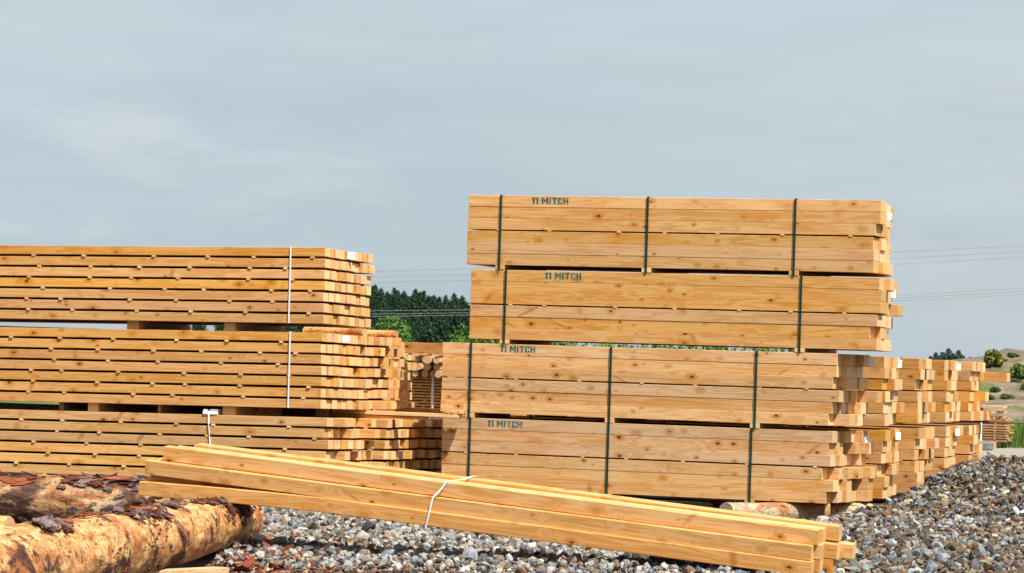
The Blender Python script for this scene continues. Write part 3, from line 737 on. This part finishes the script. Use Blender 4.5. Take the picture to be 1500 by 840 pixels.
rg = np.random.default_rng(1)
def scatter(n, xr, yr, keep=None):
    X = rg.uniform(*xr, n); Y = rg.uniform(*yr, n)
    if keep is not None:
        k = keep(X, Y); X, Y = X[k], Y[k]
    return X, Y
GREY = [(.26, .27, .275), (.17, .19, .21), (.35, .335, .3), (.28, .245, .195), (.1, .105, .112), (.38, .365, .33), (.19, .13, .085), (.3, .29, .27), (.25, .17, .11)]
BROWN = [(.12, .092, .064), (.09, .074, .058), (.18, .13, .08), (.052, .046, .041), (.23, .18, .12), (.14, .07, .035), (.1, .1, .1), (.042, .039, .038), (.29, .255, .2), (.19, .12, .07)]
def off_log(X, Y):       # not inside the front log
    lx = -6.64 + (X * 0 + (Y - 11.9)) * (-2.1 / 7.85)
    return (np.abs(X - lx) > .12) | (Y > 19.8)
X, Y = scatter(36000, (-10.6, -4.2), (17.9, 25.7), off_log)
stones('gravel', 'grey crushed stone spread under and behind the leaning post bundle', 'gravel', X, Y, .019 + .055 * rg.random(len(X)) ** 2.3, GREY + BROWN[:2], 21, STONE, sink=.05, pile=.02)
X, Y = scatter(50000, (-5.95, -1.0), (19.0, 33), lambda X, Y: X > -6.2 + .35 * (Y < 25))
stones('gravel', 'brown and grey crushed stone heap at the right beside the stacks', 'gravel', X, Y, .02 + .065 * rg.random(len(X)) ** 2.8, BROWN + GREY[:2], 22, STONE, sink=.05, pile=.035)
X, Y = scatter(420, (-5.8, -2.6), (20, 31.5))
stones('gravel', 'larger broken rocks lying over the stone heap at the right', 'gravel', X, Y, .065 + .055 * rg.random(len(X)) ** 2, BROWN + [(.3, .15, .08), (.5, .5, .5)], 23, STONE, sink=.15, zoff=.012)
X, Y = scatter(130, (-9.0, -4.6), (18.6, 25), off_log)
stones('gravel', 'larger grey rocks lying in the gravel behind the post bundle', 'gravel', X, Y, .08 + .05 * rg.random(len(X)), GREY, 24, STONE, sink=.15, zoff=.012)
X, Y = scatter(16000, (-9.6, -3.0), (14.0, 19.2), off_log)
stones('gravel', 'small stones and grit in the trodden strip nearest the camera', 'gravel', X, Y, .015 + .03 * rg.random(len(X)) ** 2, GREY[3:7] + BROWN[:4], 25, STONE)
RED = [(.18, .05, .024), (.13, .036, .018), (.24, .085, .04), (.09, .03, .018), (.3, .14, .07)]
X, Y = scatter(7500, (-8.6, -4.8), (16.0, 18.5), lambda X, Y: off_log(X, Y) & (rg.random(len(X)) < np.clip(1.15 - (X + 8.2) / 3.2, .15, 1)))
stones('bark_chips', 'red brown bark chips strewn on the ground below the peeled log', 'bark chips', X, Y, .02 + .045 * rg.random(len(X)), RED, 26, BARK, (.1, .22), .3, .1)
X, Y = scatter(700, (-10.2, -7.6), (17.5, 20), off_log)
stones('bark_chips', 'bark chips lying between the two peeled logs', 'bark chips', X, Y, .04 + .08 * rg.random(len(X)), RED, 27, BARK, (.1, .22), .4, .1)

# ------------------------------------------------------------------ far yard at the right
fp = pack('stick_pack', 'distant slatted timber pack with white strap beside the tall grass', frame(-12.72, 57.6, .12), 2.5, 4, .2, .03, 9, tuple(range(8)), .018, seed=71, rag=.02, stagger=.024, tint=(.8, .66, .55),
          straps=(2.05,), strap_mat=STRAP_W, strap_w=.03, stickers=lambda k, r: [.2, 1.2, 2.3], mat=PINE_OLD)
for x in (-12.4, -10.45): piece('bearer', 'dark bearer under the distant slatted pack', .8, .12, .125, (x, 58.0, .057), (0, 0, math.pi / 2), PINE_OLD, group='bearers under the distant pack')
zt = .12 + fp['h']
for i in range(9):
    piece('plank', 'pale plank in the loose pile on the distant slatted pack', 2.4, .2 + .03 * (i % 2), .045, (-11.55 + .09 * R_.uniform(-1, 1), 57.75 + (i % 3) * .24, zt + .024 + (i // 3) * .1),
          (0, 0, R_.uniform(-.05, .05)), PINE, (1.12, 1.1, 1.1), 'plank', 'planks piled on the distant pack')
for k in (1, 2):
    for x in (-12.3, -10.8):
        piece('sticker', 'cross stick between the planks of the distant pile', .72, .05, .053, (x, 57.99, zt + .048 + (k - 1) * .1 + .0265), (0, 0, math.pi / 2), PINE, cat='stick', group='sticks in the distant plank pile')
o = obj('concrete_block', box_mesh('concrete_block', 1.3, .4, .15, CONCRETE, .02), None, (-10.75, 55.6, .075), (0, 0, .08)); tag(o, 'low grey block on the pale road beside the distant pack', 'block')
piece('plank', 'rusty brown boards lying across under the upper fifth pack', 1.7, .25, .02, (-6.35, 33.2, .815), (0, 0, .02), PINE_OLD, (.45, .3, .25), 'plank')

# dirt bank
bx = np.linspace(-34, 6, 110); by = np.linspace(98, 126, 60); BX, BY = np.meshgrid(bx, by)
prof = np.interp(BX, [-34, -24, -21.6, -20.7, -20.1, -19.3, -18.4, -14, 0, 6], [0, 1.2, 1.95, 2.2, 2.5, 2.38, 2.5, 2.7, 1.6, 0])
nz = fbm(np.c_[BX.ravel() * .35, BY.ravel() * .35, 0 * BX.ravel()], 4, 8).reshape(BX.shape)
BZ = prof * sm(BY, 98.5, 113) * (1 - sm(BY, 116, 125.5)) * (1 + .11 * nz) - .05
iB = (np.arange(59)[:, None] * 110 + np.arange(109)[None]).ravel()
bank = obj('dirt_bank', mesh_np('dirt_bank', np.c_[BX.ravel(), BY.ravel(), BZ.ravel()], np.c_[iB, iB + 1, iB + 111, iB + 110], DIRT, True)); bank['kind'] = 'structure'
def bank_z(x, y):
    j = int(np.argmin(abs(bx - x))); i = int(np.argmin(abs(by - y))); return float(BZ[i, j])

# ------------------------------------------------------------------ vegetation
def quads(C, N, size, rg, asp=1.6):
    """leaf cards centred at C, facing roughly N"""
    n = len(C); N = N / np.linalg.norm(N, axis=1, keepdims=True)
    t = np.cross(N, rg.normal(size=(n, 3))); t /= np.linalg.norm(t, axis=1, keepdims=True); b = np.cross(N, t)
    a = t * (size * asp / 2)[:, None]; c = b * (size / 2)[:, None]
    V = np.stack([C - a, C - c * .9 + a * .1, C + a, C + c], 1).reshape(-1, 3)
    return V, np.arange(4 * n).reshape(n, 4)

def bush_mesh(name, rx, ry, rz, n, leaf, cols, seed, clumps=26):
    rg = np.random.default_rng(seed)
    u = rg.normal(size=(clumps, 3)); u /= np.linalg.norm(u, axis=1, keepdims=True); u[:, 2] = np.abs(u[:, 2]) * 1.0 - .15
    cc = u * rg.uniform(.45, .8, (clumps, 1)); cr = rg.uniform(.22, .4, clumps)
    k = rg.integers(0, clumps, n); d = rg.normal(size=(n, 3)); d /= np.linalg.norm(d, axis=1, keepdims=True)
    rr = rg.uniform(.55, 1.05, n) ** .6
    C = cc[k] + d * (cr[k] * rr)[:, None]
    N = d + rg.normal(0, .5, (n, 3)) + np.array([0, 0, .4])
    C = (C + np.array([0, 0, .55])) * np.array([rx, ry, rz / 1.4]); C[:, 2] = np.maximum(C[:, 2], .03)
    V, F = quads(C, N, leaf * rg.uniform(.6, 1.4, n), rg)
    pal = np.array(cols); col = pal[(k + rg.integers(0, 2, n)) % len(pal)] * rg.uniform(.7, 1.3, (n, 1))
    return mesh_np(name, V, F, LEAF, False, np.repeat(col, 4, 0))

def trunk_mesh(h, r, seed, limbs=5, spread=.5):
    rg = np.random.default_rng(seed); bm = bmesh.new()
    def cone(p, q, a, b):
        p = Vector(p); q = Vector(q); d = q - p
        bmesh.ops.create_cone(bm, segments=7, radius1=a, radius2=b, depth=d.length, cap_ends=True, matrix=Matrix.Translation((p + q) / 2) @ d.to_track_quat('Z', 'Y').to_matrix().to_4x4())
    cone((0, 0, -.1), (0, 0, h), r, r * .25)
    for i in range(limbs):
        a = rg.uniform(0, 6.28); z = h * rg.uniform(.25, .85); l = spread * rg.uniform(.5, 1)
        cone((0, 0, z), (math.cos(a) * l, math.sin(a) * l, z + l * .6), r * .4, r * .1)
    me = bpy.data.meshes.new('trunk'); bm.to_mesh(me); bm.free(); me.materials.append(TRUNK); return me

def bush(name, label, loc, r, h, n, leaf, cols, seed, group=None, cat='bush'):
    root = empty(name, Matrix.Translation(loc), label, cat, group)
    obj('crown', bush_mesh('crown', r, r, h, n, leaf, cols, seed), root)
    obj('trunk', trunk_mesh(h * .6, max(.03, h * .03), seed, 5, r * .5), root)
    return root

G1 = [(.085, .17, .022), (.12, .22, .03), (.06, .13, .02), (.15, .25, .045)]
G2 = [(.04, .09, .02), (.06, .12, .03), (.03, .07, .02)]
Y1 = [(.5, .4, .03), (.06, .09, .02), (.08, .12, .02), (.04, .07, .02), (.3, .28, .03), (.05, .09, .02)]

def conifer(h, r, n, seed, cols):
    """crown of drooping needle sprays in whorls"""
    rg = np.random.default_rng(seed); W = 26; k = rg.integers(0, W, n)
    zf = (k + rg.random(n) * .9) / W; za = .12 + .88 * zf
    ang_n = 7; ang = (rg.integers(0, ang_n, n) + .5 * (k % 2) + rg.normal(0, .16, n) + k * .37) * 2 * np.pi / ang_n
    reach = r * np.clip(1 - zf ** 3.2, 0, 1) * (.75 + .25 * np.minimum(1, zf * 6)) * (1 + .3 * np.sin(k * 2.3 + ang * 3)) + .5
    t = rg.random(n) ** .55
    C = np.stack([np.cos(ang) * reach * t, np.sin(ang) * reach * t, h * za - .22 * reach * t + rg.normal(0, .1, n)], 1)
    N = np.stack([np.cos(ang) * .5, np.sin(ang) * .5, np.ones(n)], 1) + rg.normal(0, .45, (n, 3))
    V, F = quads(C, N, (.35 + .55 * (1 - zf)) * rg.uniform(.5, 1.2, n) * (h / 16), rg, 2.0)
    pal = np.array(cols); col = pal[k % len(pal)] * rg.uniform(.6, 1.35, (n, 1))
    return mesh_np('crown', V, F, NEEDLE, False, np.repeat(col, 4, 0))

NC = [(.017, .042, .025), (.026, .06, .028), (.013, .033, .021), (.037, .075, .028)]
variants = [(conifer(16, rr, 1900, 300 + i, NC), trunk_mesh(15, .22, 300 + i, 3, 1.0)) for i, rr in enumerate((2.2, 2.6, 1.9, 2.4, 2.9))]
def conifer_at(x, y, z, s, v, label, group, wide=1.0):
    root = empty('conifer_tree', Matrix.Translation((x, y, z)) @ Matrix.Rotation(R_.uniform(0, 6.28), 4, 'Z') @ Matrix.Diagonal((s * wide, s * wide, s, 1)), label, 'tree', group)
    obj('crown', variants[v][0], root); obj('trunk', variants[v][1], root)

# forested hill at the left: a real slope with rows of trees up it
def polar(px, D):            # ground point seen in the direction of image column px at distance D along the view axis
    a = .3332 - math.atan((px - 750) / 4586); d = D / math.cos(a - .3332)
    return -math.sin(a) * d, math.cos(a) * d
hx = np.linspace(-900, 150, 60); hy = np.linspace(820, 1900, 50); HX, HY = np.meshgrid(hx, hy)
def hill_h(X, Y):
    D = X * -math.sin(.3332) + Y * math.cos(.3332); Lt = X * math.cos(.3332) + Y * math.sin(.3332)
    c = np.interp(Lt, [-400, -170, -120, -75, -45, -10, 60, 200], [0, 1, 7, 15, 13.5, 10.2, 7, 0])
    return c * sm(D, 880, 1250) * (1 - .6 * sm(D, 1350, 1800))
HZ = hill_h(HX, HY) - .3
iH = (np.arange(49)[:, None] * 60 + np.arange(59)[None]).ravel()
HILLM = make_plain('forest floor', (.03, .05, .02), .95, .1, .3, .05)
hill = obj('hill', mesh_np('hill', np.c_[HX.ravel(), HY.ravel(), HZ.ravel()], np.c_[iH, iH + 1, iH + 61, iH + 60], HILLM, True)); hill['kind'] = 'structure'
cnt = 0
for row in range(11):
    D = 900 + row * 38
    px = 500 + R_.uniform(0, 10)
    while px < 742:
        x, y = polar(px, D + R_.uniform(-9, 9))
        z = float(hill_h(np.array(x), np.array(y)))
        conifer_at(x, y, z - .4, R_.uniform(.82, 1.1), R_.randrange(5), 'dark conifer in the dense forest on the far hill', 'conifers of the far forest'); cnt += 1
        px += R_.uniform(.8, 1.3) * 3.1 / D * 4586
for row in range(3):
    D = 950 + row * 110; px = 262
    while px < 500:
        x, y = polar(px, D + R_.uniform(-9, 9)); z = float(hill_h(np.array(x), np.array(y)))
        conifer_at(x, y, z - .4, R_.uniform(.7, 1.0) * (.75 if px < 400 else 1), R_.randrange(5), 'dark conifer in the dense forest on the far hill', 'conifers of the far forest'); cnt += 1
        px += R_.uniform(.8, 1.3) * 6.5 / D * 4586
for px, D, s in ((556, 470, .38), (580, 500, .42), (607, 470, .42), (628, 455, .46), (650, 480, .5), (668, 460, .52), (684, 470, .56), (700, 480, .6), (640, 510, .5), (615, 520, .5)):
    x, y = polar(px, D); conifer_at(x, y, -.1, s * 1.05, R_.randrange(5), 'nearer conifer standing at the foot of the forested hill', 'conifers at the foot of the hill')

for i, (px, D, s) in enumerate(((1345, 300, .19), (1356, 310, .24), (1366, 290, .25), (1374, 300, .3), (1383, 295, .3), (1392, 300, .34), (1399, 305, .3), (1407, 300, .33), (1414, 310, .28), (1424, 300, .26), (1432, 310, .25), (1440, 300, .26), (1336, 320, .22))):
    x, y = polar(px, D); conifer_at(x, y, -.1, (.75 * s + .07) * .8, R_.randrange(5), 'small conifer in the distant row beyond the receding stacks', 'conifers beyond the receding stacks', 1.15)

x, y = polar(562, 160); bush('broadleaf_tree', 'bright green broadleaf tree showing between the two stacks', (x, y, -.1), 2.7, 3.35, 14000, .12, G1, 401, cat='tree')
x, y = polar(524, 158); bush('broadleaf_tree', 'bright green broadleaf tree mostly hidden behind the filleted stack', (x, y, -.1), 1.4, 2.8, 4000, .13, G1, 402, cat='tree')
for i, (px, D, r, h) in enumerate([(690 + 42 * q + 9 * (q % 3), 118 + q % 4, 1.3 + .2 * (q % 3), 2.65 + .15 * (q % 2)) for q in range(13)] + [(1262, 112, .6, 2.12), (1318, 115, .5, 2.12)]):
    x, y = polar(px, D); bush('shrub', 'low green shrub glimpsed behind the tall stack', (x, y, -.05), r, h, 1500, .1, G1, 410 + i, 'shrubs behind the tall stack')
x, y = polar(636, 112); bush('shrub', 'low dark green shrub glimpsed under the jutting beam', (x, y, -.05), 1.6, 1.75, 2500, .1, G2, 430)
x, y = polar(1457, 108); bush('flowering_bush', 'yellow flowering bush at the foot of the dirt bank', (x, y, bank_z(x, y) - .05), .36, .66, 3000, .055, Y1, 431)
x, y = polar(1496, 106.5); bush('shrub', 'green shrub on the dirt bank at the right edge', (x, y, bank_z(x, y) - .1), .36, .55, 2200, .06, G1, 432)
for i, (px, D, r) in enumerate(((1452, 104, .35), (1462, 105, .3), (1480, 104, .4), (1493, 106, .35), (1472, 109, .4), (1508, 105, .4), (1446, 108, .4), (1486, 110, .35))):
    x, y = polar(px, D); bush('tuft', 'low green tuft growing on the dirt bank', (x, y, bank_z(x, y) - .06), r * .7, .2, 400, .05, G2 + [(.2, .2, .06)], 440 + i, 'tufts on the dirt bank', 'plant')

# tall grass beside the distant pack
n = 22000; rg2 = np.random.default_rng(5)
gxp = rg2.uniform(-10.75, -6.5, n); gyp = rg2.uniform(58.2, 80, n); k = (gxp / gyp > -.1875 + 0 * gxp); gxp, gyp = gxp[k], gyp[k]; n = len(gxp)
hh = rg2.uniform(.2, .6, n); lean = rg2.normal(0, .22, (n, 2)); ww = rg2.uniform(.005, .012, n); aa = rg2.uniform(0, 3.14, n)
b0 = np.stack([gxp, gyp, np.zeros(n) - .02], 1); sd = np.stack([np.cos(aa) * ww, np.sin(aa) * ww, 0 * ww], 1)
tip = b0 + np.stack([lean[:, 0] * hh, lean[:, 1] * hh, hh], 1); mid = b0 + np.stack([lean[:, 0] * hh * .3, lean[:, 1] * hh * .3, hh * .6], 1)
GV = np.stack([b0 - sd, b0 + sd, mid + sd * .8, tip, mid - sd * .8], 1).reshape(-1, 3)
pal = np.array([(.09, .19, .025), (.12, .23, .03), (.16, .25, .05), (.07, .14, .02)])[rg2.integers(0, 4, n)] * rg2.uniform(.8, 1.2, (n, 1))
go = obj('tall_grass', mesh_np('tall_grass', GV, np.arange(5 * n).reshape(n, 5), LEAF, False, np.repeat(pal, 5, 0))); go['kind'] = 'stuff'; tag(go, 'tall bright green grass at the right edge beyond the stone heap', 'grass')

# ------------------------------------------------------------------ power lines
def img_point(px, py, D):
    R = np.array(cam.matrix_world.to_3x3()); return np.array([0, 0, CAM_H]) + R @ np.array([(px - 750) / 4586, -(py - 420) / 4586, -1.0]) * D
def wire(label, ys, D, seed):
    xs = [545, 1296, 1500]; A = np.polyfit(xs, ys, 2)
    pts = np.array([img_point(p, np.polyval(A, p), D) for p in np.linspace(-350, 1900, 60)])
    n = len(pts); V = []
    for k in range(4):
        a = k * math.pi / 2; V.append(pts + np.array([0, math.cos(a), math.sin(a)]) * .0095)
    V = np.stack(V, 1).reshape(-1, 3); F = []
    for i in range(n - 1):
        for k in range(4): F.append((i * 4 + k, i * 4 + (k + 1) % 4, (i + 1) * 4 + (k + 1) % 4, (i + 1) * 4 + k))
    o = obj('power_line', mesh_np('power_line', V, F, WIRE, True)); tag(o, label, 'wire', 'overhead wires')
    return pts
ends = []
for nm, ys in (('highest', (398, 370, 360)), ('second highest', (406, 379.5, 369)), ('third highest', (414, 388, 377)), ('fourth highest', (455.5, 434, 422)), ('second lowest', (460.5, 438, 427)), ('lowest', (464, 442, 431.5))):
    ends.append(wire('%s of the six overhead wires crossing behind the stacks' % nm, ys, 150 if len(ends) < 3 else 158, 0))
for e, side in ((0, 'left'), (-1, 'right')):
    for grp in (ends[:3], ends[3:]):
        p = np.mean([q[e] for q in grp], 0); top = max(q[e][2] for q in grp)
        root = empty('power_pole', Matrix.Translation((p[0], p[1], -.3)), 'wooden power pole beyond the %s edge carrying %s wires' % (side, 'the upper' if grp is ends or grp[0] is ends[0] else 'the lower'), 'pole')
        bm = bmesh.new(); bmesh.ops.create_cone(bm, segments=12, radius1=.16, radius2=.11, depth=top + .5, cap_ends=True, matrix=Matrix.Translation((0, .16, (top + .5) / 2))); bm_obj('post', bm, POLEW, root)
        for q in grp:
            bm = bmesh.new(); add_box(bm, (q[e][0] - p[0], .05, q[e][2] + .3 - .06), (.5, .1, .09)); bm_obj('arm', bm, POLEW, root)
